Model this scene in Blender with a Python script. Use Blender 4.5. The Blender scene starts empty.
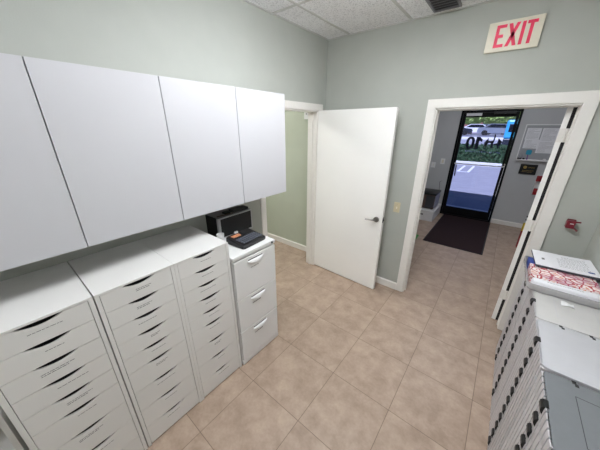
import bpy, bmesh, math, random
from mathutils import Matrix, Vector
random.seed(7)
S = bpy.context.scene
COL = S.collection
PI = math.pi

# ------------------------------------------------------------------ materials
def lin(c):
    return tuple(((v/255)/12.92 if v/255 <= .04045 else ((v/255+.055)/1.055)**2.4) for v in c)

def mat(name, rgb, rough=.5, metal=0., spec=.5, var=.04, scale=18., bump=0., bscale=120., emit=None, estr=0., alpha=1., trans=0.):
    m = bpy.data.materials.new(name); m.use_nodes = True
    nt = m.node_tree; N = nt.nodes; L = nt.links
    b = N['Principled BSDF']; c = lin(rgb)
    tc = N.new('ShaderNodeTexCoord')
    if var:
        n = N.new('ShaderNodeTexNoise'); n.inputs['Scale'].default_value = scale; n.inputs['Detail'].default_value = 4
        r = N.new('ShaderNodeValToRGB')
        r.color_ramp.elements[0].position = .3; r.color_ramp.elements[1].position = .7
        r.color_ramp.elements[0].color = tuple(max(0, v*(1-var)) for v in c)+(1,)
        r.color_ramp.elements[1].color = tuple(min(1, v*(1+var)) for v in c)+(1,)
        L.new(tc.outputs['Object'], n.inputs['Vector']); L.new(n.outputs['Fac'], r.inputs['Fac'])
        L.new(r.outputs['Color'], b.inputs['Base Color'])
    else:
        b.inputs['Base Color'].default_value = c+(1,)
    b.inputs['Roughness'].default_value = rough; b.inputs['Metallic'].default_value = metal
    b.inputs['Specular IOR Level'].default_value = spec
    b.inputs['Alpha'].default_value = alpha; b.inputs['Transmission Weight'].default_value = trans
    if bump:
        n2 = N.new('ShaderNodeTexNoise'); n2.inputs['Scale'].default_value = bscale
        bp = N.new('ShaderNodeBump'); bp.inputs['Strength'].default_value = bump; bp.inputs['Distance'].default_value = .004
        L.new(tc.outputs['Object'], n2.inputs['Vector']); L.new(n2.outputs['Fac'], bp.inputs['Height']); L.new(bp.outputs['Normal'], b.inputs['Normal'])
    if emit:
        b.inputs['Emission Color'].default_value = lin(emit)+(1,); b.inputs['Emission Strength'].default_value = estr
    return m

def node(nt, t, **kw):
    n = nt.nodes.new(t)
    for k, v in kw.items(): setattr(n, k, v)
    return n

TILE, TU, TV = .4543, 1.5805, -1.4453
def floor_mat():
    m = bpy.data.materials.new('beige_floor_tile'); m.use_nodes = True
    nt = m.node_tree; L = nt.links; b = nt.nodes['Principled BSDF']
    tc = node(nt, 'ShaderNodeTexCoord'); sx = node(nt, 'ShaderNodeSeparateXYZ'); L.new(tc.outputs['Object'], sx.inputs[0])
    def M(op, a, c=None, d=None):
        n = node(nt, 'ShaderNodeMath', operation=op)
        for i, v in enumerate((a, c, d)):
            if v is None: continue
            if isinstance(v, (int, float)): n.inputs[i].default_value = v
            else: L.new(v, n.inputs[i])
        return n.outputs[0]
    def dist(o, off):                                   # distance in metres from the nearest grout line
        u = M('FRACT', M('DIVIDE', M('SUBTRACT', o, off-100*TILE), TILE))
        return M('MULTIPLY', M('MINIMUM', u, M('SUBTRACT', 1, u)), TILE), u
    dx, u = dist(sx.outputs[0], TU); dy, w = dist(sx.outputs[1], TV)
    d = M('MINIMUM', dx, dy)
    grout = node(nt, 'ShaderNodeMapRange'); grout.inputs[1].default_value = .0012; grout.inputs[2].default_value = .0028
    grout.inputs[3].default_value = 1; grout.inputs[4].default_value = 0; L.new(d, grout.inputs[0])
    fx = M('FLOOR', M('DIVIDE', M('SUBTRACT', sx.outputs[0], TU-100*TILE), TILE)); fy = M('FLOOR', M('DIVIDE', M('SUBTRACT', sx.outputs[1], TV-100*TILE), TILE))
    cell = node(nt, 'ShaderNodeCombineXYZ'); L.new(fx, cell.inputs[0]); L.new(fy, cell.inputs[1])
    wn = node(nt, 'ShaderNodeTexWhiteNoise', noise_dimensions='2D'); L.new(cell.outputs[0], wn.inputs['Vector'])
    off = node(nt, 'ShaderNodeVectorMath', operation='MULTIPLY_ADD'); L.new(wn.outputs['Color'], off.inputs[0]); off.inputs[1].default_value = (7, 7, 7); L.new(tc.outputs['Object'], off.inputs[2])
    n1 = node(nt, 'ShaderNodeTexNoise'); n1.inputs['Scale'].default_value = 8.5; n1.inputs['Detail'].default_value = 9; n1.inputs['Roughness'].default_value = .62; n1.inputs['Distortion'].default_value = .25
    L.new(off.outputs[0], n1.inputs['Vector'])
    n2 = node(nt, 'ShaderNodeTexNoise'); n2.inputs['Scale'].default_value = 55; n2.inputs['Detail'].default_value = 4; L.new(off.outputs[0], n2.inputs['Vector'])
    r = node(nt, 'ShaderNodeValToRGB'); e = r.color_ramp.elements
    e[0].position = .3; e[0].color = lin((150, 130, 114))+(1,); e[1].position = .72; e[1].color = lin((188, 168, 150))+(1,)
    k = r.color_ramp.elements.new(.5); k.color = lin((171, 150, 133))+(1,)
    mixn = M('ADD', M('MULTIPLY', n1.outputs['Fac'], .78), M('MULTIPLY', n2.outputs['Fac'], .22)); L.new(mixn, r.inputs['Fac'])
    mx = node(nt, 'ShaderNodeMix', data_type='RGBA'); L.new(grout.outputs[0], mx.inputs[0]); L.new(r.outputs['Color'], mx.inputs[6]); mx.inputs[7].default_value = lin((124, 106, 92))+(1,)
    L.new(mx.outputs[2], b.inputs['Base Color'])
    b.inputs['Roughness'].default_value = .42; b.inputs['Specular IOR Level'].default_value = .4
    bp = node(nt, 'ShaderNodeBump'); bp.inputs['Strength'].default_value = .35; bp.inputs['Distance'].default_value = .002
    h = M('SUBTRACT', M('MULTIPLY', mixn, .5), grout.outputs[0]); L.new(h, bp.inputs['Height']); L.new(bp.outputs['Normal'], b.inputs['Normal'])
    return m

def ceiling_mat():
    m = mat('acoustic_ceiling_tile', (246, 246, 248), .9, var=0)
    nt = m.node_tree; L = nt.links; b = nt.nodes['Principled BSDF']
    tc = node(nt, 'ShaderNodeTexCoord')
    n = node(nt, 'ShaderNodeTexNoise'); n.inputs['Scale'].default_value = 95; n.inputs['Detail'].default_value = 2; L.new(tc.outputs['Object'], n.inputs['Vector'])
    r = node(nt, 'ShaderNodeValToRGB'); e = r.color_ramp.elements
    e[0].position = .36; e[0].color = lin((205, 205, 208))+(1,); e[1].position = .47; e[1].color = lin((246, 246, 248))+(1,)
    L.new(n.outputs['Fac'], r.inputs['Fac']); L.new(r.outputs['Color'], b.inputs['Base Color'])
    bp = node(nt, 'ShaderNodeBump'); bp.inputs['Strength'].default_value = .5; bp.inputs['Distance'].default_value = .003
    L.new(n.outputs['Fac'], bp.inputs['Height']); L.new(bp.outputs['Normal'], b.inputs['Normal'])
    return m

def glass_mat(name, tint):
    m = bpy.data.materials.new(name); m.use_nodes = True
    nt = m.node_tree; L = nt.links; nt.nodes.remove(nt.nodes['Principled BSDF']); out = nt.nodes['Material Output']
    t = node(nt, 'ShaderNodeBsdfTransparent'); t.inputs[0].default_value = tint+(1,)
    g = node(nt, 'ShaderNodeBsdfGlossy'); g.inputs['Roughness'].default_value = .022
    f = node(nt, 'ShaderNodeFresnel'); f.inputs[0].default_value = 1.45
    mx = node(nt, 'ShaderNodeMixShader'); L.new(f.outputs[0], mx.inputs[0]); L.new(t.outputs[0], mx.inputs[1]); L.new(g.outputs[0], mx.inputs[2]); L.new(mx.outputs[0], out.inputs[0])
    return m

def fabric_pattern_mat():
    m = mat('patterned_fabric', (220, 150, 130), .8, var=0)
    nt = m.node_tree; L = nt.links; b = nt.nodes['Principled BSDF']; tc = node(nt, 'ShaderNodeTexCoord')
    v = node(nt, 'ShaderNodeTexVoronoi', feature='DISTANCE_TO_EDGE'); v.inputs['Scale'].default_value = 24; L.new(tc.outputs['Object'], v.inputs['Vector'])
    r = node(nt, 'ShaderNodeValToRGB'); r.color_ramp.interpolation = 'CONSTANT'; e = r.color_ramp.elements
    e[0].position = 0; e[0].color = lin((186, 84, 88))+(1,); e[1].position = .075; e[1].color = lin((240, 228, 226))+(1,)
    k = e.new(.3); k.color = lin((224, 158, 132))+(1,); k = e.new(.42); k.color = lin((120, 62, 104))+(1,)
    L.new(v.outputs['Distance'], r.inputs['Fac'])
    n = node(nt, 'ShaderNodeTexNoise'); n.inputs['Scale'].default_value = 9; L.new(tc.outputs['Object'], n.inputs['Vector'])
    mr = node(nt, 'ShaderNodeMapRange'); mr.inputs[1].default_value = .5; mr.inputs[2].default_value = .62; L.new(n.outputs['Fac'], mr.inputs[0])
    mx = node(nt, 'ShaderNodeMix', data_type='RGBA'); L.new(mr.outputs[0], mx.inputs[0]); L.new(r.outputs['Color'], mx.inputs[6]); mx.inputs[7].default_value = lin((176, 96, 128))+(1,)
    mm = node(nt, 'ShaderNodeMath', operation='MULTIPLY'); L.new(mr.outputs[0], mm.inputs[0]); mm.inputs[1].default_value = .55
    L.new(mm.outputs[0], mx.inputs[0]); L.new(mx.outputs[2], b.inputs['Base Color'])
    return m

M = {}
M['floor'] = floor_mat(); M['ceil'] = ceiling_mat()
M['wall'] = mat('sage_grey_paint', (176, 179, 172), .75, var=.02, scale=6, bump=.12, bscale=160)
M['wall_green'] = mat('pale_green_paint', (184, 190, 174), .75, var=.02, scale=6, bump=.1, bscale=160)
M['wall_grey'] = mat('cool_grey_paint', (190, 191, 192), .75, var=.02, scale=6, bump=.1, bscale=160)
M['trim'] = mat('white_gloss_trim', (232, 229, 224), .4, var=.01)
M['tbar'] = mat('ceiling_grid_metal', (205, 205, 203), .5, var=.01)
M['door'] = mat('white_door_paint', (243, 242, 239), .45, var=.012, scale=3)
M['lam'] = mat('white_laminate', (198, 198, 202), .38, var=.008, scale=4)
M['unit'] = mat('white_drawer_lacquer', (224, 223, 220), .4, var=.01, scale=4)
M['slot_shade'] = mat('painted_drawer_slot_shade', (36, 36, 36), .8, var=.1)  # near-black tray colour stands in for the shade inside the handle slots
M['file'] = mat('white_powder_coat', (226, 226, 225), .35, var=.01, scale=4)
M['ink'] = mat('grey_print', (105, 105, 105), .7, var=.1)
M['inkd'] = mat('dark_print', (70, 70, 78), .7, var=.1)
M['blueink'] = mat('blue_print', (62, 84, 140), .7, var=.1)
M['chrome'] = mat('satin_nickel', (150, 148, 145), .3, metal=1., var=.03)
M['silver'] = mat('silver_metal', (196, 198, 202), .4, metal=.4, var=.03)
M['black'] = mat('black_plastic', (22, 22, 24), .42, var=.1)
M['blackm'] = mat('matte_black_vinyl', (15, 15, 17), .6, var=.1)
M['bronze'] = mat('black_anodised_frame', (10, 10, 13), .55, spec=.2, var=.08)
M['keys'] = mat('dark_grey_keys', (98, 102, 114), .5, var=.08)
M['lcd'] = mat('amber_lcd', (196, 132, 96), .3, var=.35, scale=90)
M['beige'] = mat('beige_plate', (205, 194, 160), .45, var=.02)
M['cream'] = mat('cream_sign_plastic', (222, 215, 196), .5, var=.02)
M['red'] = mat('red_letter', (232, 30, 82), .45, var=.1, scale=20)
M['redp'] = mat('dark_red_plastic', (112, 16, 36), .35, var=.08)
M['redc'] = mat('red_enamel', (150, 24, 34), .35, var=.06)
M['yellow'] = mat('yellow_tag', (206, 178, 60), .6, var=.06)
M['white'] = mat('white_plastic', (232, 232, 232), .4, var=.02)
M['paper'] = mat('white_paper', (234, 234, 238), .8, var=.015)
M['blue'] = mat('blue_card', (44, 70, 150), .55, var=.06)
M['cyan'] = mat('turquoise_note', (52, 156, 186), .6, var=.05)
M['purple'] = mat('purple_plastic', (110, 62, 140), .5, var=.05)
M['matt'] = mat('dark_brown_carpet', (50, 38, 40), .95, spec=.1, var=.2, scale=220, bump=.6, bscale=400)
M['rubber'] = mat('black_rubber_edge', (26, 23, 25), .7, var=.1)
M['case'] = mat('frosted_clear_plastic', (206, 203, 206), .3, var=.05, scale=7, alpha=.92)
M['lid'] = mat('frosted_lid_plastic', (200, 200, 204), .34, var=.03, scale=9, alpha=.92)
M['lidcream'] = mat('cream_tinted_lid_plastic', (208, 206, 204), .34, var=.04, scale=9, alpha=.9)
M['lidgrey'] = mat('grey_lid_plastic', (120, 123, 127), .42, var=.025, scale=30)
M['tray'] = mat('clear_tray_plastic', (214, 212, 213), .2, var=.02, alpha=.6)
M['fabric'] = fabric_pattern_mat()
M['board'] = mat('whiteboard_surface', (164, 166, 170), .3, var=.015)
M['card'] = mat('brown_cardboard', (92, 74, 68), .8, var=.06)
M['darkgrey'] = mat('dark_grey_panel', (58, 58, 62), .6, var=.06)
M['lilac'] = mat('grey_plastic_side', (160, 160, 176), .5, var=.04)
M['green'] = mat('green_plastic', (60, 150, 66), .5, var=.06)
M['gold'] = mat('gold_emblem', (190, 165, 100), .4, metal=.6, var=.05)
M['vent'] = mat('dark_grey_vent', (132, 132, 136), .5, var=.05)
M['glass'] = glass_mat('tinted_door_glass', (.74, .78, .98))
M['asphalt'] = mat('asphalt', (150, 150, 158), .9, var=.08, scale=3, bump=.2, bscale=60)
M['concrete'] = mat('pale_concrete', (222, 220, 214), .85, var=.05, scale=3)
M['stripe'] = mat('white_road_paint', (238, 238, 238), .7, var=.03)
M['hedge'] = mat('hedge_leaf', (52, 82, 50), .7, var=.35, scale=6)
M['leaf'] = mat('tree_leaf', (172, 196, 112), .7, var=.4, scale=3)
M['bark'] = mat('bark', (70, 58, 50), .9, var=.2)
M['cwhite'] = mat('white_car_paint', (236, 236, 238), .25, var=.01)
M['csilver'] = mat('silver_car_paint', (150, 156, 164), .3, metal=.4, var=.02)
M['cdark'] = mat('dark_car_paint', (46, 50, 60), .25, var=.03)
M['cblue'] = mat('sky_blue_van_paint', (62, 168, 220), .35, var=.03)
M['cglass'] = mat('dark_car_glass', (22, 26, 34), .15, var=.02)
M['tyre'] = mat('tyre', (20, 20, 21), .8, var=.05)
M['brick'] = mat('brick_building', (160, 110, 98), .9, var=.1, scale=4)
M['stucco'] = mat('outside_stucco', (200, 196, 186), .9, var=.05)
M['diff'] = mat('lamp_diffuser', (250, 250, 250), .5, var=0, emit=(248, 251, 255), estr=16.5)
M['diffr'] = mat('added_fill_diffuser', (250, 250, 250), .5, var=0, emit=(248, 251, 255), estr=8.5)
M['diffh'] = mat('added_hall_diffuser', (250, 250, 250), .5, var=0, emit=(244, 248, 255), estr=8.5)
M['diffg'] = mat('added_side_room_diffuser', (250, 250, 250), .5, var=0, emit=(252, 252, 250), estr=14)

# ------------------------------------------------------------------ mesh helpers
class MB:
    def __init__(s): s.bm = bmesh.new(); s.smooth = False
    def box(s, x0, x1, y0, y1, z0, z1, bev=0., seg=2):
        mtx = Matrix.Translation(((x0+x1)/2, (y0+y1)/2, (z0+z1)/2)) @ Matrix.Diagonal((abs(x1-x0), abs(y1-y0), abs(z1-z0), 1))
        r = bmesh.ops.create_cube(s.bm, size=1., matrix=mtx)
        if bev:
            es = list({e for v in r['verts'] for e in v.link_edges})
            bmesh.ops.bevel(s.bm, geom=es, offset=bev, segments=seg, profile=.5, affect='EDGES')
        return s
    def prism(s, poly, axis, lo, hi):
        def P(a, b, t): return {'x': (t, a, b), 'y': (a, t, b), 'z': (a, b, t)}[axis]
        A = [s.bm.verts.new(P(a, b, lo)) for a, b in poly]; B = [s.bm.verts.new(P(a, b, hi)) for a, b in poly]
        n = len(poly); fs = [s.bm.faces.new(A), s.bm.faces.new(B[::-1])]
        for i in range(n): fs.append(s.bm.faces.new((A[i], B[i], B[(i+1) % n], A[(i+1) % n])))
        bmesh.ops.recalc_face_normals(s.bm, faces=fs); return s
    def cyl(s, p0, p1, r0, r1=None, seg=16):
        r1 = r0 if r1 is None else r1; p0 = Vector(p0); p1 = Vector(p1); d = p1-p0
        mtx = Matrix.Translation((p0+p1)/2) @ d.to_track_quat('Z', 'Y').to_matrix().to_4x4()
        bmesh.ops.create_cone(s.bm, cap_ends=True, segments=seg, radius1=r0, radius2=r1, depth=d.length, matrix=mtx); return s
    def tube(s, pts, r, seg=8):
        for a, b in zip(pts, pts[1:]): s.cyl(a, b, r, r, seg)
        for p in pts[1:-1]: s.ball(p, r, 1)
        return s
    def ball(s, c, r, sub=2, sc=(1, 1, 1)):
        bmesh.ops.create_icosphere(s.bm, subdivisions=sub, radius=r, matrix=Matrix.Translation(c) @ Matrix.Diagonal(sc+(1,))); return s
    def lathe(s, c, prof, seg=20):
        rings = []
        for r, z in prof:
            rings.append([s.bm.verts.new((c[0]+r*math.cos(2*PI*k/seg), c[1]+r*math.sin(2*PI*k/seg), c[2]+z)) for k in range(seg)])
        fs = []
        for a, b in zip(rings, rings[1:]):
            for k in range(seg): fs.append(s.bm.faces.new((a[k], a[(k+1) % seg], b[(k+1) % seg], b[k])))
        fs.append(s.bm.faces.new(rings[0][::-1])); fs.append(s.bm.faces.new(rings[-1]))
        return s
    def rings(s, R):                                     # loft closed loops of 3-d points, capped
        V = [[s.bm.verts.new(p) for p in r] for r in R]; n = len(V[0]); fs = []
        for a, b in zip(V, V[1:]):
            for k in range(n): fs.append(s.bm.faces.new((a[k], a[(k+1) % n], b[(k+1) % n], b[k])))
        fs.append(s.bm.faces.new(V[0][::-1])); fs.append(s.bm.faces.new(V[-1]))
        bmesh.ops.recalc_face_normals(s.bm, faces=fs); return s
    def sheet(s, X, Y, zf, th):                          # thin bent sheet
        top = [[s.bm.verts.new((x, y, zf(x, y))) for y in Y] for x in X]; bot = [[s.bm.verts.new((x, y, zf(x, y)-th)) for y in Y] for x in X]
        nx, ny = len(X), len(Y)
        for i in range(nx-1):
            for j in range(ny-1):
                s.bm.faces.new((top[i][j], top[i+1][j], top[i+1][j+1], top[i][j+1])); s.bm.faces.new((bot[i][j], bot[i][j+1], bot[i+1][j+1], bot[i+1][j]))
        for i in range(nx-1):
            s.bm.faces.new((top[i][0], bot[i][0], bot[i+1][0], top[i+1][0])); s.bm.faces.new((top[i+1][-1], bot[i+1][-1], bot[i][-1], top[i][-1]))
        for j in range(ny-1):
            s.bm.faces.new((top[0][j+1], bot[0][j+1], bot[0][j], top[0][j])); s.bm.faces.new((top[-1][j], bot[-1][j], bot[-1][j+1], top[-1][j+1]))
        return s

def obj(name, mb, m, parent=None, loc=None, smooth=False):
    me = bpy.data.meshes.new(name); mb.bm.to_mesh(me); mb.bm.free()
    if smooth:
        me.polygons.foreach_set('use_smooth', [True]*len(me.polygons))
        try: me.set_sharp_from_angle(angle=math.radians(35))
        except Exception: pass
    me.materials.append(m if not isinstance(m, str) else M[m])
    o = bpy.data.objects.new(name, me); COL.objects.link(o)
    if parent: o.parent = parent
    if loc: o.location = loc
    return o

def thing(name, label, cat, loc=(0, 0, 0), rz=0., group=None, kind=None):
    o = bpy.data.objects.new(name, None); COL.objects.link(o); o.empty_display_size = .05
    o.location = loc; o.rotation_euler = (0, 0, rz); tag(o, label, cat, group, kind); return o
def tag(o, label=None, cat=None, group=None, kind=None):
    if label: o['label'] = label
    if cat: o['category'] = cat
    if group: o['group'] = group
    if kind: o['kind'] = kind
    return o
def struct(name, mb, m, label=None, cat=None):
    return tag(obj(name, mb, m), label, cat, None, 'structure')
def copy_tree(o, parent=None):
    c = o.copy(); COL.objects.link(c); c.parent = parent
    for ch in o.children: copy_tree(ch, c)
    return c
def rrect(x0, x1, y0, y1, r, n=5):
    P = []
    for cx, cy, a in ((x1-r, y1-r, 0), (x0+r, y1-r, 90), (x0+r, y0+r, 180), (x1-r, y0+r, 270)):
        for k in range(n+1):
            t = math.radians(a+90*k/n); P.append((cx+r*math.cos(t), cy+r*math.sin(t)))
    return P
def words(mb, axis, at, u0, u1, v, h, th, seed):
    """a line of print as small word-length strokes on the plane axis = at"""
    rg = random.Random(seed); u = u0
    while u < u1-.004:
        w = min(rg.uniform(.006, .018), u1-u)
        if axis == 'x': mb.box(at, at+th, u, u+w, v, v+h)
        elif axis == 'y': mb.box(u, u+w, at, at+th, v, v+h)
        else: mb.box(u, u+w, v, v+h, at, at+th)
        u += w+.0025

# ------------------------------------------------------------------ room shell
ZC = 2.744; XR = 2.465; YB = -5.6; HY = 3.5845; HX0, HX1 = .28, 2.95; WT = .12
LIN0, LIN1 = -1.056, -.165                              # opening in the left wall
OX0, OX1, OZ = 1.2095, 2.142, 2.02                      # opening in the far wall
struct('floor', MB().box(-2.7, 3.1, YB-.1, HY+.12, -.03, 0), 'floor', 'beige mottled square floor tiles with thin grout lines', 'floor')
struct('ceiling', MB().box(-2.7, 3.1, YB-.1, HY+.12, ZC, ZC+.06), 'ceil', 'speckled white acoustic ceiling tiles', 'ceiling')
struct('trim_1', MB().box(.262, .286, YB, 0, ZC-.006, ZC+.001).box(.872, .896, YB, 0, ZC-.006, ZC+.001).box(1.482, 1.506, YB, 0, ZC-.006, ZC+.001).box(2.092, 2.116, YB, 0, ZC-.006, ZC+.001)
       .box(0, XR, -.88, -.856, ZC-.005, ZC+.001).box(0, XR, -2.1, -2.076, ZC-.005, ZC+.001).box(0, XR, -3.32, -3.296, ZC-.005, ZC+.001)
       .box(0, .018, YB, 0, ZC-.006, ZC+.001).box(0, XR, -.018, 0, ZC-.006, ZC+.001).box(XR-.018, XR, YB, 0, ZC-.006, ZC+.001), 'tbar', 'thin metal grid between the ceiling tiles', 'ceiling grid')
struct('wall_left', MB().box(-WT, 0, YB, LIN0, 0, ZC).box(-WT, 0, LIN0, LIN1, 2.03, ZC).box(-WT, 0, LIN1, WT, 0, ZC), 'wall', 'sage grey wall behind the white wall cabinets', 'wall')
struct('wall_far', MB().box(0, OX0, 0, WT, 0, ZC).box(OX0, OX1, 0, WT, OZ, ZC).box(OX1, XR+WT, 0, WT, 0, ZC), 'wall', 'sage grey wall with the doorway and EXIT sign', 'wall')
struct('wall_right', MB().box(XR, XR+WT, YB, 0, 0, ZC), 'wall', 'sage grey wall behind the stacks of plastic cases', 'wall')
struct('wall_back', MB().box(-WT, XR+WT, YB-.1, YB, 0, ZC), 'wall', 'sage grey wall behind the camera', 'wall')
struct('wall_hall_front', MB().box(HX0, .916, HY, HY+.12, 0, ZC).box(.916, 1.8723, HY, HY+.12, 2.1704, ZC).box(1.8723, HX1, HY, HY+.12, 0, ZC), 'wall_grey', 'grey entrance hall wall around the black glass door', 'wall')
struct('wall_hall_left', MB().box(HX0-.1, HX0, WT, HY+.12, 0, ZC), 'wall_grey', 'grey side wall of the entrance hall behind the printer box', 'wall')
struct('wall_hall_right', MB().box(HX1, HX1+.1, WT, HY+.12, 0, ZC), 'wall_grey', 'grey side wall of the entrance hall on the far right', 'wall')
struct('wall_hall_near', MB().box(XR+WT, HX1, WT-.1, WT, 0, ZC), 'wall_grey', 'grey hall wall returning beside the doorway', 'wall')
struct('wall_side_room', MB().box(-2.6, -WT, .1, .2, 0, ZC), 'wall_green', 'pale green wall seen through the left doorway', 'wall')
struct('wall_side_room_end', MB().box(-2.7, -2.6, YB, .2, 0, ZC), 'wall_green', 'far end wall of the pale green side room', 'wall')
struct('wall_side_room_back', MB().box(-2.6, -WT, -2.6, -2.5, 0, ZC), 'wall_green', 'back wall of the pale green side room', 'wall')
struct('trim_2', MB().box(-2.75, 3.15, YB-.15, HY+.25, ZC+.06, 3.25), 'stucco', 'roof above the rooms', 'roof')
struct('trim_3', MB().box(-14, HX0-.1, HY+.12, HY+.25, -.03, 3.25).box(3.05, 14, HY+.12, HY+.25, -.03, 3.25).box(-14, 14, HY+.25, HY+.27, 2.95, 3.25), 'stucco', 'outer face of the building beside the front door', 'facade')

def baseboard(poly_axis, segs, name, label):
    mb = MB(); h, t = .09, .014
    for s_ in segs:
        if poly_axis == 'x+': mb.prism([(s_[0], 0), (s_[0]+t, 0), (s_[0]+t, h-.012), (s_[0]+.005, h), (s_[0], h)], 'y', s_[1], s_[2])
        if poly_axis == 'x-': mb.prism([(s_[0], 0), (s_[0]-t, 0), (s_[0]-t, h-.012), (s_[0]-.005, h), (s_[0], h)], 'y', s_[1], s_[2])
        if poly_axis == 'y-': mb.prism([(s_[0], 0), (s_[0]-t, 0), (s_[0]-t, h-.012), (s_[0]-.005, h), (s_[0], h)], 'x', s_[1], s_[2])
    return struct(name, mb, 'trim', label, 'baseboard')
baseboard('y-', [(0, .0, OX0-.076), (0, OX1+.076, XR)], 'baseboard_far', 'white baseboard between the open door and the doorway')
baseboard('x+', [(0, YB, LIN0-.064)], 'baseboard_left', 'white baseboard behind the drawer units')
baseboard('x-', [(XR, YB, 0)], 'baseboard_right', 'white baseboard behind the plastic cases')
baseboard('y-', [(HY, HX0, .90), (HY, 1.885, HX1)], 'baseboard_hall', 'white baseboard right of the black glass door')
baseboard('y-', [(.1, -2.6, -WT)], 'baseboard_side_room', 'white baseboard in the pale green side room')

# door casings (mitred look: legs + head with a stepped profile)
def casing_far():
    mb = MB(); w = .075
    for a, b in ((OX0-w, OX0), (OX1, OX1+w)): mb.box(a, b, -.016, 0, 0, OZ+w, .003)
    mb.box(OX0-w, OX1+w, -.0165, 0, OZ, OZ+w, .003)
    mb.box(OX0-.004, OX0+.012, -.004, WT+.004, 0, OZ).box(OX1-.002, OX1+.004, -.004, WT+.004, 0, OZ).box(OX0, OX1, -.004, WT+.004, OZ-.012, OZ+.004)   # jamb lining
    mb.box(OX0+.012, OX0+.022, .045, .075, 0, OZ-.012).box(OX1-.008, OX1-.002, .045, .075, 0, OZ-.012).box(OX0+.012, OX1-.012, .045, .075, OZ-.022, OZ-.012)  # stop
    for a, b in ((OX0-w, OX0), (OX1, OX1+w)): mb.box(a, b, WT, WT+.016, 0, OZ+w, .003)
    mb.box(OX0-w, OX1+w, WT, WT+.0165, OZ, OZ+w, .003)
    return mb
struct('trim_4', casing_far(), 'trim', 'white casing around the doorway to the hall', 'door frame')
def casing_left():
    mb = MB(); w = .062; zt = 2.03
    for a, b in ((LIN0-w, LIN0), (LIN1, LIN1+.085)): mb.box(0, .016, a, b, 0, zt+.07, .003)
    mb.box(0, .0165, LIN0-w, LIN1+.085, zt, zt+.07, .003)
    mb.box(-WT-.004, .004, LIN0-.004, LIN0+.012, 0, zt).box(-WT-.004, .004, LIN1-.012, LIN1+.004, 0, zt).box(-WT-.004, .004, LIN0, LIN1, zt-.012, zt+.004)
    mb.box(-.085, -.05, LIN1-.024, LIN1-.012, 0, zt-.012).box(-.085, -.05, LIN0+.012, LIN0+.024, 0, zt-.012)
    for a, b in ((LIN0-w, LIN0), (LIN1, LIN1+w)): mb.box(-WT-.016, -WT, a, b, 0, zt+.07)
    mb.box(-WT-.0165, -WT, LIN0-w, LIN1+w, zt, zt+.07)
    return mb
struct('trim_5', casing_left(), 'trim', 'white casing around the doorway to the green side room', 'door frame')

# --- open white door against the far wall
def hinge_mb(x, y, z0, z1):
    mb = MB()
    mb.cyl((x, y, z0), (x, y, z1), .007, seg=10); return mb
ang = math.atan2(-.1992+.1648, .9228-.0069)
d1 = thing('door_1', 'white flush door with lever handle standing open along the far wall', 'door', (.0069, -.1648, 0), ang, kind='structure')
W = .9165
obj('door_leaf', MB().box(0, W, 0, .044, .012, 2.033, .0015), 'door', d1)
lv = obj('door_handle', MB().cyl((W-.066, 0, .91), (W-.066, -.012, .91), .031, seg=28).cyl((W-.066, -.012, .91), (W-.066, -.05, .91), .011)
    .tube([(W-.066, -.05, .91), (W-.1, -.053, .909), (W-.14, -.052, .905), (W-.178, -.046, .9)], .0085, 10)
    .cyl((W-.066, .044, .91), (W-.066, .056, .91), .031, seg=28).cyl((W-.066, .056, .91), (W-.066, .085, .91), .011)
    .tube([(W-.066, .085, .91), (W-.1, .088, .909), (W-.178, .08, .9)], .0085, 10), 'chrome', d1, smooth=True)
obj('latch_plate', MB().box(W-.002, W+.0012, .01, .034, .88, .94).box(W, W+.009, .015, .029, .9, .92), 'darkgrey', d1)
for z in (.25, 1.05, 1.8): obj('hinge', hinge_mb(-.006, .036, z, z+.09), 'chrome', d1)

# --- hall door folded back behind the jamb
a2 = math.radians(82)
d2 = thing('door_2', 'white hall door seen edge-on at the right jamb of the doorway', 'door', (OX1-.022, .112, 0), 0, kind='structure')
leaf = MB().box(0, .9, 0, .033, .012, OZ-.016)
o = obj('door_leaf', leaf, 'door', d2); o.rotation_euler = (0, 0, a2); o.location = (-.003, 0, 0)
for z in (.274, 1.009, 1.754):
    hb = MB().box(-.036, .0205, -.0035, -.001, z, z+.1).cyl((.006, -.006, z), (.006, -.006, z+.1), .006, seg=10)
    for k in range(3): hb.cyl((-.024+.012*(k % 2), -.0045, z+.02+.03*k), (-.024+.012*(k % 2), -.003, z+.02+.03*k), .003, seg=8)
    obj('hinge', hb, 'trim', d2)
obj('gap_shade_strip', MB().box(-.0025, .0195, .004, .03, .012, OZ-.018), 'rubber', d2)  # dark strip stands in for the shade in the open hinge gap

# --- glazed front door
d3 = thing('door_3', 'black framed glass entrance door with mirrored 10 on the pane', 'door', (0, HY, 0), 0, kind='structure')
A0, A1, AZ = .916, 1.8723, 2.1704
obj('door_frame', MB().box(A0, A0+.036, -.01, .1, 0, AZ).box(A1-.036, A1, -.01, .1, 0, AZ).box(A0, A1, -.01, .1, AZ-.04, AZ).box(A0, A1, -.012, .11, -.005, .02), 'bronze', d3)
obj('door_leaf', MB().box(A0+.039, 1.004, .012, .052, .024, AZ-.043).box(1.79, A1-.039, .012, .052, .024, AZ-.043).box(1.004, 1.79, .012, .052, .024, .19).box(1.004, 1.79, .012, .052, 2.045, AZ-.043), 'bronze', d3)
pane = obj('glass_pane', MB().box(1.002, 1.792, .029, .035, .188, 2.047), 'glass', d3)
obj('push_bar', MB().box(.985, 1.84, -.035, -.012, 1.135, 1.157, .006).box(1.0, 1.03, -.012, .013, 1.13, 1.16).box(1.79, 1.82, -.012, .013, 1.13, 1.16), 'silver', d3, smooth=True)
obj('pull_handle', MB().tube([(1.03, .0, 1.115), (1.035, -.05, 1.1), (1.04, -.055, .98), (1.045, -.045, .9), (1.04, .012, .885)], .011, 8), 'black', d3, smooth=True)
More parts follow.
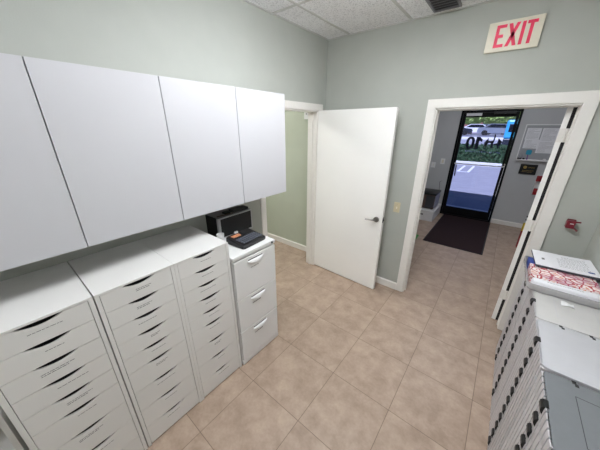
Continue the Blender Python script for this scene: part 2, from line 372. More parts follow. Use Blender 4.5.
obj('door_closer', MB().box(1.45, 1.78, -.05, .008, 2.095, 2.14, .006).box(1.5, 1.62, -.1, -.085, 2.1, 2.112).box(1.61, 1.63, -.1, -.01, 2.1, 2.112), 'black', d3)
obj('header_label', MB().box(1.008, 1.264, -.0125, .0125, 2.07, 2.12), 'paper', d3)
# mirrored 10 and the arrow emblem: lettering on the outer face of the pane
dg = MB(); y0, y1 = .0355, .038
def ell(cx, cz, rx, rz, n=28, p=2.6): return [(cx+rx*math.copysign(abs(math.cos(2*PI*k/n))**(2/p), math.cos(2*PI*k/n)), cz+rz*math.copysign(abs(math.sin(2*PI*k/n))**(2/p), math.sin(2*PI*k/n))) for k in range(n)]
out = ell(1.178, 1.565, .074, .118); inn = ell(1.178, 1.565, .026, .074)
n = len(out)
for k in range(n):
    j = (k+1) % n; dg.prism([out[k], out[j], inn[j], inn[k]], 'y', y0, y1)
dg.prism([(1.268, 1.45), (1.325, 1.45), (1.325, 1.61), (1.375, 1.59), (1.375, 1.635), (1.325, 1.682), (1.268, 1.682)], 'y', y0, y1)
obj('lettering', dg, 'black', pane)
em = MB()
em.prism([(1.407, 1.567), (1.465, 1.67), (1.476, 1.61), (1.543, 1.612), (1.549, 1.582), (1.486, 1.578), (1.471, 1.55), (1.453, 1.485), (1.43, 1.518)], 'y', y0, y1)
em.prism([(1.493, 1.608), (1.542, 1.62), (1.548, 1.669), (1.552, 1.75), (1.574, 1.713), (1.57, 1.625), (1.56, 1.573), (1.572, 1.476), (1.526, 1.478), (1.528, 1.549)], 'y', y0, y1)
em.prism([(1.569, 1.56), (1.62, 1.575), (1.624, 1.668), (1.692, 1.6), (1.68, 1.545), (1.655, 1.48), (1.632, 1.472), (1.628, 1.531), (1.575, 1.53)], 'y', y0, y1)
obj('arrow_emblem', em, 'black', pane)
tx = MB()
rg = random.Random(3); u = 1.13
while u < 1.7:
    w = rg.uniform(.012, .024); h = .03
    tx.box(u, u+.005, y0, y1, 1.385, 1.385+h)
    if rg.random() < .7: tx.box(u, u+w, y0, y1, 1.385+h-.006, 1.385+h)
    if rg.random() < .6: tx.box(u, u+w, y0, y1, 1.397, 1.403)
    if rg.random() < .5: tx.box(u+w-.005, u+w, y0, y1, 1.385, 1.4)
    u += w+.012
obj('small_lettering', tx, 'white', pane)

# ------------------------------------------------------------------ wall cabinets
def wall_cabinet(y0, y1, label):
    t = thing('wall_cabinet', label, 'cabinet', (0, y0, 1.325), group='white wall cabinets')
    L = y1-y0; H = 2.094-1.325; D = .36
    b = MB(); b.box(.002, D-.02, .0005, .018, 0, H).box(.002, D-.02, L-.018, L-.0005, 0, H).box(.002, D-.02, .018, L-.018, 0, .018).box(.002, D-.02, .018, L-.018, H-.018, H).box(.002, .01, .018, L-.018, .018, H-.018).box(.01, D-.03, .018, L-.018, H*.5-.009, H*.5+.009)
    obj('cabinet_body', b, 'lam', t)
    for k in range(2): obj('door', MB().box(D-.018, D, L/2*k+.002, L/2*(k+1)-.002, -.001, H+.001, .0012), 'lam', t)
    return t
wall_cabinet(-3.0137, -2.0681, 'long white flat-front wall cabinet at left edge, above the two left drawer units')
wall_cabinet(-2.0681, -1.125, 'white flat-front wall cabinet nearer the doorway, hanging above the black case')

# ------------------------------------------------------------------ nine-drawer units
UW, UD, UH = .3638, .4995, 1.1428
zs = [1.131, 1.027, .9235, .8185, .7125, .609, .459, .3085, .1575, .011]
def drawer_unit(y, label, seed):
    t = thing('drawer_unit', label, 'drawer unit', (0, y, 0), group='white nine-drawer units')
    b = MB(); s = .0185
    b.box(.004, UD, .0006, s, 0, UH-.0115).box(.004, UD, UW-s, UW-.0006, 0, UH-.0115).box(.004, .012, s, UW-s, .0, UH-.0115).box(.012, UD-.03, s, UW-s, .002, .01)
    obj('cabinet_body', b, 'unit', t)
    obj('top_panel', MB().box(.002, UD+.0005, .0004, UW-.0004, UH-.0115, UH, .001), 'unit', t)
    ya, yb = s+.0022, UW-s-.0022
    hw = .076; yc = (ya+yb)/2+.003
    for i in range(9):
        zt, zb = zs[i]-.0012, zs[i+1]+.0012
        top = [(yc+hw-2*hw*k/16, zt-.0225*(math.sin(PI*k/16)**.8)*(1 if 0 < k < 16 else 0)) for k in range(17)]
        poly = [(ya, zb), (yb, zb), (yb, zt)]+top+[(ya, zt)]
        d = obj('drawer', MB().prism(poly, 'x', UD-.0125, UD-.001), 'unit', t)
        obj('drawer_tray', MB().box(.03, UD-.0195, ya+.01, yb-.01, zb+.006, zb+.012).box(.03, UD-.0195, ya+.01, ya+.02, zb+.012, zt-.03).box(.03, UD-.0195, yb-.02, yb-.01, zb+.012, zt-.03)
            .box(UD-.02, UD-.0135, ya+.02, yb-.02, zb+.012, zt-.026), 'slot_shade', d)
        lb = MB(); rg = random.Random(seed*20+i); w = rg.uniform(.05, .115); yl = yc-w/2+rg.uniform(-.01, .02)
        words(lb, 'x', UD-.0011, yl, yl+w, zt-.045, .0024, .0006, seed*50+i)
        if rg.random() < .25: words(lb, 'x', UD-.0011, yl, yl+w*.8, zt-.054, .003, .0006, seed*50+i+500)
        tag(obj('label_text', lb, 'ink', d), 'small grey printed label')
    return t
drawer_unit(-2.599-.0055-UW+.0012, 'white nine-drawer unit at left edge, standing left of the narrow dark gap', 1)
drawer_unit(-2.599, 'white nine-drawer unit in the middle, just right of the narrow dark gap', 2)
drawer_unit(-2.599+UW, 'white nine-drawer unit standing right against the low filing cabinet', 3)

# shelf unit just showing left of the drawers
t = thing('bookcase', 'low open white shelf unit, mostly out of frame left of the drawer units', 'shelf unit', (0, -3.42, 0))
obj('side_panel', MB().box(.004, .3, 0, .018, 0, .76), 'unit', t); obj('side_panel', MB().box(.004, .4, .405, .423, 0, .72), 'unit', t)
for z in (.03, .36, .72): obj('shelf', MB().box(.004, .3, .018, .405, z, z+.018), 'unit', t)
obj('back_panel', MB().box(.004, .01, .018, .405, .05, .72), 'unit', t)

# ------------------------------------------------------------------ filing cabinet
FY0, FY1, FD, FH = -1.862, -1.4497, .5182, 1.019
t = thing('filing_cabinet', 'white three-drawer filing cabinet with curved handles under the black label maker', 'filing cabinet', (0, FY0, 0))
L = FY1-FY0
obj('cabinet_body', MB().box(.02, FD-.02, 0, L, .05, FH-.03, .002).box(.03, FD-.012, .006, L-.006, 0, .05).box(FD-.02, FD-.004, .0, L, .012, .05), 'file', t)
obj('top_panel', MB().box(.018, FD, -.001, L+.001, FH-.03, FH, .004), 'file', t, smooth=True)
for a, b in ((.655, .975), (.353, .65), (.056, .348)):
    d = obj('drawer', MB().box(FD-.02, FD, .004, L-.004, a, b, .003), 'file', t)
    c = L/2-.005; zz = b-.034
    hm = MB(); R1 = []; n = 14
    for k in range(n+1):                                  # curved half-moon lip handle
        q = -1+2*k/n; yy = c+q*.077; dz = .03*(1-q*q); ox = .006+.011*(1-q*q)
        R1.append([(FD-.001, yy, zz+.004), (FD+ox*.75, yy, zz+.002-dz*.25), (FD+ox, yy, zz-dz*.75-.002), (FD+ox*.45, yy, zz-dz-.004), (FD-.001, yy, zz-dz-.004)])
    hm.rings(R1); obj('handle', hm, 'white', d, smooth=True)
    obj('handle_recess_shade', MB().box(FD-.0005, FD+.0012, c-.07, c+.07, zz+.0045, zz+.011), 'darkgrey', d)  # dark strip paints the shade of the recess above the lip
    if b < .9: 
        lb = MB(); words(lb, 'x', FD-.0002, c-.06, c+.03, zz-.058, .006, .0006, int(b*100)); obj('label_text', lb, 'inkd', d)
    else:
        lb = MB(); words(lb, 'x', FD-.0002, c-.05, c+.03, zz-.062, .004, .0006, 9); obj('label_text', lb, 'ink', d)
obj('lock', MB().cyl((FD-.002, L-.035, FH-.014), (FD+.006, L-.035, FH-.014), .009, seg=16), 'darkgrey', t)

# black case on the filing cabinet
CZ = FH
t = thing('carrying_case', 'black hard case with silver edges standing on the filing cabinet behind the label maker', 'case', (0, 0, CZ))
x0, x1, y0, y1, H = .005, .188, -1.732, -1.395, .172
obj('case_shell', MB().box(x0+.003, x1-.003, y0+.003, y1-.003, .004, H-.002, .002), 'blackm', t)
fr = MB(); e = .022
fr.box(x1-.012, x1, y0, y0+e, 0, H).box(x1-.012, x1, y1-.006, y1, 0, H).box(x1-.012, x1, y0, y1, H-.008, H).box(x1-.012, x1, y0, y1, 0, .007).box(x1-.02, x1-.006, y0-.001, y0+.004, 0, H)
obj('edge_trim', fr, 'silver', t)
obj('lid_panel', MB().box(x0+.005, x1-.022, y0+.006, y1-.006, H-.002, H+.002), 'vent', t)
tag(obj('charging_dock', MB().box(.09, .165, y0+.17, y1-.012, 0, .022, .005).box(.1, .15, y0+.1, y0+.15, 0, .016, .004).tube([(.12, y0+.15, .012), (.14, y0+.16, .014), (.13, y0+.175, .012)], .004), 'black', None, (0, 0, CZ+H+.0022)), 'black flat device lying on top of the black case', 'device')
tag(obj('pen', MB().cyl((.15, y0+.02, .005), (.165, y0+.16, .005), .005, seg=8), 'card', None, (0, 0, CZ+H+.0022)), 'brown pen lying on top of the black case', 'pen')
# label maker
t = thing('label_maker', 'black label maker with keyboard and small amber screen on the filing cabinet', 'label maker', (.356, -1.618, FH), math.radians(4))
w, dd = .20, .125
def outl(k): return [(a, b) for a, b in rrect(-.085*k, .115*k, -.122*k, .122*k, .016)]
pr = [( .96, 0., 0.), (1., .008, .01), (1., .022, .046), (.95, .028, .054)]
R = []
for k, zf, zr in pr: R.append([(a, b, zf+(zr-zf)*(.115-a)/.205) for a, b in outl(k)])
obj('housing', MB().rings(R), 'black', t, smooth=True)
def zt(x): return .028+(.054-.028)*(.115-x)/.205+.0004
def tilted(mb_pts, th=.003):                             # small raised plates that follow the sloping face
    mb = MB()
    for (xa, xb, ya, yb) in mb_pts:
        lo = [(xa, ya, zt(xa)), (xb, ya, zt(xb)), (xb, yb, zt(xb)), (xa, yb, zt(xa))]; hi = [(p[0], p[1], p[2]+th) for p in lo]
        mb.rings([lo, hi])
    return mb
obj('screen', tilted([(-.06, -.026, -.088, -.012)], .0012), 'lcd', t)
obj('keypad', tilted([(.004+.022*r, .018+.022*r, -.095+.0195*c+.003*r, -.081+.0195*c+.003*r) for r in range(4) for c in range(10)]), 'keys', t)
obj('tape_cover', tilted([(-.08, -.014, .005, .098)], .003), 'blackm', t)
obj('tape_end', MB().box(-.088, -.074, -.03, .0, .05, .064), 'white', t)
# white cup left of the label maker
t = tag(obj('cup', MB().lathe((.232, -1.754, FH), [(.023, 0), (.025, .004), (.028, .066), (.029, .07), (.027, .071), (.025, .062), (.02, .012)]), 'white', smooth=True), 'small white plastic cup between the drawer units and the label maker', 'cup')

# ------------------------------------------------------------------ things on the far wall
t = thing('exit_sign', 'cream EXIT sign with red letters high on the wall above the doorway', 'sign', (1.482, 0, 2.4))
obj('sign_panel', MB().box(0, .3195, -.022, -.0005, 0, .193, .003), 'cream', t)
EX = MB(); ya, yb = -.0235, -.0215
za, zb = .028, .17; st = .019
def E_(p): EX.prism(p, 'y', ya, yb)
E_([(.052, za), (.072, za), (.072, zb), (.052, zb)]); 
for z in (za, (za+zb)/2-.01, zb-.02): E_([(.072, z), (.112 if z != (za+zb)/2-.01 else .1, z), (.112 if z != (za+zb)/2-.01 else .1, z+.02), (.072, z+.02)])
E_([(.122, za), (.144, za), (.19, zb), (.168, zb)]); E_([(.168, za), (.19, za), (.144, zb), (.122, zb)])
E_([(.201, za), (.221, za), (.221, zb), (.201, zb)])
E_([(.247, za), (.267, za), (.267, zb-.02), (.247, zb-.02)]); E_([(.229, zb-.02), (.286, zb-.02), (.286, zb), (.229, zb)])
obj('lettering', EX, 'red', t)
t = thing('light_switch', 'beige light switch on the wall between open door and doorway', 'light switch', (.997, 0, 1.03))
obj('wall_plate', MB().box(-.034, .034, -.006, -.0003, -.058, .058, .002), 'beige', t)
obj('toggle', MB().box(-.005, .005, -.016, -.005, -.014, .006, .001), 'cream', t)
obj('screw', MB().cyl((0, -.0075, .03), (0, -.005, .03), .003, seg=8), 'chrome', t); obj('screw', MB().cyl((0, -.0075, -.03), (0, -.005, -.03), .003, seg=8), 'chrome', t)
t = thing('wall_hook', 'small dark red plastic hook on the wall right of the doorway', 'hook', (2.325, 0, 1.165))
obj('base_plate', MB().box(-.026, .024, -.012, -.0004, -.03, .035, .004), 'redp', t)
obj('hook_arm', MB().box(-.03, .018, -.06, -.01, -.028, .03, .006).tube([(.015, -.05, .026), (.032, -.06, .03), (.042, -.062, .032)], .006, 8).tube([(.015, -.045, -.022), (.03, -.055, -.03), (.04, -.055, -.04)], .006, 8), 'redp', t)
obj('clip', MB().box(-.012, .008, -.064, -.058, .008, .014), 'white', t)
t = thing('ceiling_vent', 'dark grey louvred ceiling vent near the far wall', 'vent', (1.18, -.25, ZC))
obj('frame', MB().box(-.098, .098, -.16, -.142, -.02, -.0065).box(-.098, .098, .142, .16, -.02, -.0065).box(-.098, -.084, -.142, .142, -.02, -.0065).box(.084, .098, -.142, .142, -.02, -.0065), 'vent', t)
obj('backing', MB().box(-.084, .084, -.142, .142, -.0085, -.0065), 'darkgrey', t)
for k in range(6):
    yy = -.118+.047*k
    obj('slat', MB().prism([(yy, -.019), (yy+.028, -.01), (yy+.031, -.012), (yy+.003, -.021)], 'x', -.084, .084), 'vent', t)
t = thing('wall_sensor', 'small white sensor box high on the green side room wall', 'sensor', (-.338, .1, 2.005))
obj('housing', MB().box(-.04, .04, -.035, -.0005, -.052, .052, .006), 'white', t)
obj('lens', MB().cyl((0, -.038, .01), (0, -.034, .01), .007, seg=12), 'darkgrey', t)

# ------------------------------------------------------------------ plastic case stacks
CW, CL, CH = .318, .381, .0738                           # x depth, y width, height
def make_case(lidm, rad=.012):
    t = bpy.data.objects.new('plastic_case', None); COL.objects.link(t); t.empty_display_size = .05
    b = MB(); hb = .062
    def ribbed(k, z):
        P = []
        base = rrect(.004+k, CW-.004-k, -CL/2+.004+k, CL/2-.004-k, .008, 4)
        return [(x, y, z) for x, y in base]
    b.rings([ribbed(-.0005, 0), ribbed(-.001, .004), ribbed(-.001, hb)])
    for yy in [-.162+.036*k for k in range(10)]:
        
        b.prism([(.0085, .0), (.0016, .0), (.0, .004), (-.0004, CH*.8), (.0008, CH-.0004), (.0085, CH-.0004)], 'y', yy-.0135, yy+.0135)
    for xx in [.05+.031*k for k in range(8)]:
        b.box(xx-.0055, xx+.0055, CL/2-.009, CL/2-.0025, .004, hb-.002).box(xx-.0055, xx+.0055, -CL/2+.0025, -CL/2+.009, .004, hb-.002)
    obj('case_body', b, 'case', t, smooth=True)
    l = MB()
    def lr(k, z): return [(x, y, z) for x, y in rrect(k, CW-k, -CL/2+k, CL/2-k, rad, 5)]
    l.rings([lr(.0016, hb+.0003), lr(.0016, CH-.003), lr(.0022, CH-.001), lr(.004, CH-.0004)])
    ld = obj('lid', l, lidm, t, smooth=True)
    g = MB(); xa, xb, ya, yb = .095, .265, -.11, .11; zz = CH-.0007
    for q in ((xa, xb, ya, ya+.0022), (xa, xb, yb-.0022, yb), (xa, xa+.0022, ya, yb), (xb-.0022, xb, ya, yb)): g.box(q[0], q[1], q[2], q[3], zz, zz+.0006)
    obj('lid_panel_line', g, 'darkgrey' if lidm == 'lidgrey' else 'lid', ld)
    la = MB()
    la.prism([(.0005, .03), (.006, .03), (.006, CH-.003), (.012, CH-.003), (.012, CH-.0001), (-.004, CH-.0001), (-.0095, CH-.009), (-.0095, .05)], 'y', -.02, .02)
    obj('latch', la, 'black', t)
    for xx in (.103, .213):
        obj('hinge_clip', MB().box(xx-.008, xx+.005, CL/2-.014, CL/2+.004, CH-.008, CH-.0001).box(xx-.001, xx+.011, CL/2-.026, CL/2-.01, CH-.006, CH-.0001), 'black', t)
    return t
proto = {k: None for k in ('lid', 'lidgrey', 'lidcream')}
ordn = ['topmost', 'second from top', 'third from top', 'fourth from top', 'fifth from top', 'sixth from top', 'seventh from top', 'eighth from top', 'ninth from top', 'tenth from top', 'eleventh from top', 'bottom']
stacks = [('grey-lidded front stack', -1.661, 12, 'lidgrey'), ('white-lidded second stack', -1.264, 12, 'lid'),
          ('scrap-topped third stack', -.8785, 12, 'lidcream'), ('tray-covered rear stack', -.4955, 12, 'lid')]
base = make_case('lid'); first = True; spec = {}
for k in range(4): spec[k] = make_case(stacks[k][3], .03)
rj = random.Random(11)
for si, (nm, yc, cnt, lm) in enumerate(stacks):
    for i in range(cnt):                                  # i = 0 is the top
        if i == 0: c = spec[si]
        elif first: c = base; first = False
        else: c = copy_tree(base)
        dx, dy = (0, 0) if i == 0 else (rj.uniform(-.0006, .0006), rj.uniform(-.0006, .0006))
        c.location = (2.143+dx, yc+dy, (cnt-1-i)*CH)
        col = {'lidgrey': 'grey lidded', 'lidcream': 'clear cream-tinted'}.get(lm, 'clear') if i == 0 else 'clear'
        pos = 'bottom' if i == cnt-1 else ordn[i]
        tag(c, f'{col} plastic case with black latch, {pos} in the {nm}', 'plastic case', 'stacked plastic cases along the right wall')
ZS = 12*CH; ZD = 12*CH
# plastic scrap on the third stack
sc = MB(); rg = random.Random(5)
sc.sheet([2.268+.007*i for i in range(9)], [-.846+.0075*j for j in range(7)], lambda x, y: ZS+.006+.005*math.sin(90*x+50*y)+.003*math.sin(160*y), .0012)
tag(obj('plastic_scrap', sc, 'white'), 'crumpled scrap of white plastic lying on the third stack of cases', 'scrap')
# clear tray with things in it on the rear stack
tz = ZD+.0006; TX0, TX1, TY0, TY1, TH = 2.102, 2.46, -.776, -.31, .052
t = thing('document_tray', 'clear plastic tray holding fabric and papers on the rearmost case stack', 'tray', (0, 0, tz))
def tr(k, z): return [(x, y, z) for x, y in rrect(TX0+k, TX1-k, TY0+k, TY1-k, .03, 5)]
wl = MB(); o_ = [tr(.012, .004), tr(.002, .02), tr(0, TH)]; i_ = [tr(.003, TH), tr(.006, .022), tr(.015, .007)]
V = [[wl.bm.verts.new(p) for p in r] for r in o_+i_]; n = len(V[0])
for a, b in zip(V, V[1:]):
    for k in range(n): wl.bm.faces.new((a[k], a[(k+1) % n], b[(k+1) % n], b[k]))
bmesh.ops.recalc_face_normals(wl.bm, faces=wl.bm.faces)
obj('tray_wall', wl, 'tray', t, smooth=True)
obj('tray_base', MB().prism([(p[0], p[1]) for p in tr(.013, 0)], 'z', .0005, .006), 'tray', t)
obj('rim', MB().box(TX0+.03, TX1-.03, TY0-.006, TY0+.003, TH-.006, TH), 'tray', t)
zi = tz+.0078
t = thing('storage_box', 'long white carton with a line of print at the front of the tray', 'box', (0, 0, zi))
ZB = .056
obj('carton', MB().box(2.13, 2.44, -.75, -.686, 0, ZB, .012), 'paper', t, smooth=True)
lb = MB(); words(lb, 'z', ZB-.0002, 2.2, 2.36, -.722, .004, .0005, 3); obj('label_text', lb, 'ink', t)
fb = MB(); fb.sheet([2.124+.016*i for i in range(21)], [-.684+.0112*j for j in range(20)], lambda x, y: zi+.056+.004*math.sin(40*x)*math.sin(60*y), .05)
tag(obj('folded_fabric', fb, 'fabric'), 'folded orange, pink and white patterned fabric in the tray', 'fabric')
tag(obj('blue_folder', MB().box(2.122, 2.32, -.47, -.338, zi, zi+.05, .004), 'blue'), 'blue folder standing behind the fabric at the back left of the tray', 'folder')
zp = zi+.0605
t = thing('notebook', 'black-edged pad topped by a printed white sheet, lying across the tray', 'notebook', (2.302, -.365, zp), math.radians(2))
obj('backing', MB().box(-.158, .158, -.142, .142, 0, .012, .002), 'inkd', t)
pm = MB(); pm.sheet([-.157+.0157*i for i in range(21)], [-.138, -.07, 0, .07, .138], lambda x, y: .017+.012*max(0, (x+.02))**2/.02*.3, .0045); obj('sheet', pm, 'paper', t, smooth=True)
def pz(x): return .0173+.012*max(0, (x+.02))**2/.02*.3
pt = MB()
for k in range(9):
    yy = .085-.022*k; rg = random.Random(60+k); u = -.03 if k > 1 else .0
    while u < .12:
        w = rg.uniform(.006, .016); pt.box(u, u+w, yy, yy+.0024, pz(u+w/2)-.0003, pz(u+w/2)+.0004); u += w+.004
pt.box(-.115, -.1, -.03, .0, pz(-.1)-.0003, pz(-.1)+.0004)
obj('printed_text', pt, 'ink', t)
obj('blue_stamp', MB().box(.105, .135, -.105, -.085, pz(.12)-.0003, pz(.12)+.0006), 'blueink', t)

# ------------------------------------------------------------------ entrance hall
t = thing('floor_mat', 'dark brown entrance mat on the tiles inside the glass door', 'mat', (0, 0, 0))
mx0, mx1, my0, my1 = 1.007, 1.885, 1.728, 3.555
obj('carpet_pad', MB().box(mx0+.018, mx1-.018, my0+.018, my1-.018, .0005, .009), 'matt', t)
obj('rubber_border', MB().prism(rrect(mx0, mx1, my0, my1, .012, 3), 'z', .0003, .0065), 'rubber', t)
def hall_switch(x, z, label, rocker):
    t = thing('light_switch', label, 'light switch', (x, HY, z))
    obj('wall_plate', MB().box(-.042, .042, -.007, -.0004, -.06, .06, .002), 'white', t)
    obj('toggle', MB().box(-.006, .006, -.018, -.006, -.012, .012, .001) if not rocker else MB().box(-.018, .018, -.011, -.006, -.034, .034, .002), 'cream', t)
hall_switch(.585, 1.075, 'white wall switch in the hall, left and lower of the pair beside the glass door', False)
hall_switch(.757, 1.165, 'white thermostat-like switch in the hall, right and higher of the pair beside the glass door', True)
# white box and printer left of the mat
t = thing('cardboard_box', 'long white box on the hall floor left of the mat', 'box', (0, 0, 0))
obj('carton', MB().box(.44, .912, 2.82, 3.54, .0005, .19, .004), 'white', t)
obj('lid', MB().box(.435, .917, 2.815, 3.545, .19, .228, .004), 'white', t)
obj('hand_hole_shade', MB().prism(rrect(.62, .72, .12, .145, .01, 3), 'y', 2.8185, 2.8205), 'darkgrey', t)  # dark patch paints the shade inside a hand hole, carton stays closed
t = thing('printer', 'brown and grey machine with black top standing on the white box in the hall', 'printer', (0, 0, .228))
obj('housing', MB().box(.46, .868, 2.93, 3.36, .012, .31, .006), 'card', t)
obj('front_panel', MB().box(.7, .862, 2.921, 2.93, .03, .29, .003), 'darkgrey', t)
obj('side_panel', MB().box(.868, .878, 2.94, 3.35, .03, .3, .003), 'lilac', t)
obj('top_cover', MB().box(.44, .885, 2.91, 3.38, .31, .35, .01), 'black', t, smooth=True)
for xx in (.48, .83):
    for yy in (2.96, 3.3): obj('foot', MB().cyl((xx, yy, 0), (xx, yy, .013), .015, seg=10), 'rubber', t)
obj('cable', MB().tube([(.85, 3.3, .345), (.84, 3.32, .45), (.82, 3.34, .53), (.86, 3.35, .56)], .004, 6), 'darkgrey', t)
tag(obj('green_folder', MB().prism(rrect(.6, .905, 1.42, 1.88, .012, 3), 'z', .0004, .022), 'green'), 'bright green flat folder on the hall floor beside the door jamb', 'folder')
# whiteboard
t = thing('whiteboard', 'white-framed whiteboard with papers on the hall wall right of the glass door', 'whiteboard', (0, HY, 0))
bx0, bx1, bz0, bz1 = 1.968, 2.72, 1.3, 1.915
obj('board_panel', MB().box(bx0+.01, bx1-.01, -.012, -.0005, bz0+.01, bz1-.01), 'board', t)
obj('frame', MB().box(bx0, bx0+.016, -.018, -.0005, bz0, bz1).box(bx1-.016, bx1, -.018, -.0005, bz0, bz1).box(bx0, bx1, -.018, -.0005, bz0, bz0+.016).box(bx0, bx1, -.018, -.0005, bz1-.016, bz1), 'white', t)
obj('pen_tray', MB().box(bx0, bx1, -.062, -.018, bz0-.006, bz0+.004).box(bx0, bx1, -.066, -.06, bz0-.006, bz0+.012), 'white', t)
def note(x0, x1, z0, z1, label, dy, seed, rot=0.):
    t = thing('paper_sheet', label, 'paper', ((x0+x1)/2, HY-.012-dy, (z0+z1)/2), group='notices on the whiteboard')
    w, h = (x1-x0)/2, (z1-z0)/2
    p = obj('sheet', MB().box(-w, w, -.0012, 0, -h, h), 'paper', t)
    pr = MB(); nl = int(h*2/.02)
    rg = random.Random(seed)
    for k in range(nl):
        z = h-.02-.02*k
        if z < -h+.015: break
        words(pr, 'y', -.0016, -w+.02, -w+.02+(2*w-.04)*rg.choice((.5, .8, 1, 1)), z, .003, .0005, seed*30+k)
    obj('printed_text', pr, 'ink', t)
note(2.005, 2.197, 1.655, 1.853, 'printed notice, upper left of the papers on the whiteboard', .002, 1)
note(2.012, 2.215, 1.505, 1.66, 'printed notice, lower left of the papers on the whiteboard', .004, 2)
note(2.212, 2.42, 1.62, 1.852, 'printed notice, upper right of the papers on the whiteboard', .002, 3)
note(2.205, 2.45, 1.432, 1.63, 'printed notice, lower right of the papers on the whiteboard', .005, 4)
tag(obj('sticky_note', MB().prism(rrect(2.083, 2.163, 1.395, 1.48, .022, 4), 'y', HY-.016, HY-.0125), 'cyan'), 'turquoise note stuck low on the whiteboard', 'note')
tag(obj('marker', MB().cyl((2.122, HY-.04, 1.306), (2.122, HY-.02, 1.392), .006, seg=8).cyl((2.122, HY-.042, 1.305), (2.122, HY-.042, 1.335), .009, seg=8), 'purple'), 'purple marker standing in the whiteboard tray under the turquoise note', 'marker')
tag(obj('board_eraser', MB().box(1.985, 2.045, HY-.056, HY-.02, 1.3045, 1.34, .006), 'darkgrey'), 'dark eraser at the left end of the whiteboard tray', 'eraser')
tag(obj('tape_roll', MB().cyl((2.075, HY-.055, 1.322), (2.075, HY-.028, 1.322), .017, seg=14), 'black'), 'small black roll in the whiteboard tray beside the eraser', 'tape roll')
tag(obj('spray_bottle', MB().lathe((2.02, HY-.034, 1.3405), [(.016, 0), (.018, .01), (.018, .05), (.008, .062), (.008, .08)], 12), 'silver', smooth=True), 'small grey bottle standing on the eraser in the whiteboard tray', 'bottle')
tag(obj('paper_clip', MB().tube([(2.335, HY-.05, 1.31), (2.35, HY-.045, 1.335), (2.375, HY-.045, 1.335), (2.36, HY-.05, 1.31)], .006, 6), 'white'), 'small white clip in the whiteboard tray under the right papers', 'clip')
t = thing('plaque', 'black framed plaque with gold emblem on the hall wall below the whiteboard', 'plaque', (2.19, HY, 1.135))
obj('frame', MB().box(-.122, .122, -.018, -.0005, -.09, .09, .004), 'black', t)
obj('emblem', MB().cyl((-.05, -.0215, .035), (-.05, -.0175, .035), .026, seg=16).box(-.075, -.025, -.0205, -.0175, .02, .05), 'gold', t)
pl = MB(); words(pl, 'y', -.0195, 0, .09, .03, .008, .0016, 4); words(pl, 'y', -.0195, -.08, .08, -.025, .006, .0016, 5); words(pl, 'y', -.0195, -.08, .06, -.05, .006, .0016, 6); obj('lettering', pl, 'gold', t)
# fire extinguisher on the floor, alarm above
t = thing('fire_extinguisher', 'red fire extinguisher with yellow tag on the hall floor behind the doorway jamb', 'fire extinguisher', (2.352, 2.45, 0))
obj('cylinder', MB().lathe((0, 0, 0), [(.062, .0005), (.066, .012), (.066, .33), (.058, .365), (.035, .392), (.02, .402), (.02, .43)], 24), 'redc', t, smooth=True)
obj('valve_head', MB().cyl((0, 0, .43), (0, 0, .475), .022, seg=14).box(-.06, .03, -.012, .012, .475, .49, .003).prism([(-.06, .54), (-.02, .49), (.02, .49), (.02, .502), (-.055, .555)], 'y', -.012, .012), 'black', t)
obj('hose', MB().tube([(.02, 0, .455), (.07, -.01, .44), (.088, -.02, .37), (.085, -.02, .18)], .011, 8), 'black', t, smooth=True)
obj('inspection_tag', MB().box(-.075, .0, -.0745, -.0725, .31, .45).box(-.03, -.01, -.0735, -.0, .445, .45), 'yellow', t)
t = thing('fire_alarm', 'red and white alarm bell unit on the hall wall, half hidden by the doorway jamb', 'fire alarm', (2.418, HY, .86))
obj('back_box', MB().box(-.07, .07, -.03, 0, -.16, .18, .005), 'white', t)
obj('strobe_cover', MB().box(-.075, .072, -.075, -.03, .08, .185, .012), 'redc', t, smooth=True)
obj('pull_handle', MB().box(-.06, .06, -.06, -.03, -.17, -.05, .01), 'redc', t, smooth=True)

# ------------------------------------------------------------------ ceiling lamps (lens dropped below the ceiling to brighten it)
def troffer(x, y, lx, ly, dm, label):
    t = thing('ceiling_light', label, 'ceiling light', (x, y, ZC))
    obj('frame', MB().box(-lx/2, lx/2, -ly/2, -ly/2+.025, -.014, -.0002).box(-lx/2, lx/2, ly/2-.025, ly/2, -.014, -.0002).box(-lx/2, -lx/2+.025, -ly/2+.025, ly/2-.025, -.014, -.0002).box(lx/2-.025, lx/2, -ly/2+.025, ly/2-.025, -.014, -.0002), 'tbar', t)
    obj('diffuser', MB().box(-lx/2+.04, lx/2-.04, -ly/2+.03, ly/2-.03, -.1, -.0002, .03, 3), dm, t)  # lens made deep so its glowing sides brighten the ceiling
troffer(1.189, -1.478, .58, 1.17, 'diff', 'ceiling light with dropped lens over the middle of the room')
troffer(1.189, -3.92, .58, 1.17, 'diffr', 'added fill light on the ceiling behind the camera')  # unseen lamp added as fill for the cabinets and drawers
troffer(1.6, 1.7, .58, 1.17, 'diffh', 'added ceiling light brightening the entrance hall')  # unseen lamp added to lift the hall walls and floor
troffer(-1.35, -1.0, .58, 1.17, 'diffg', 'added ceiling light brightening the green side room')  # unseen lamp added to light the wall beyond the left doorway

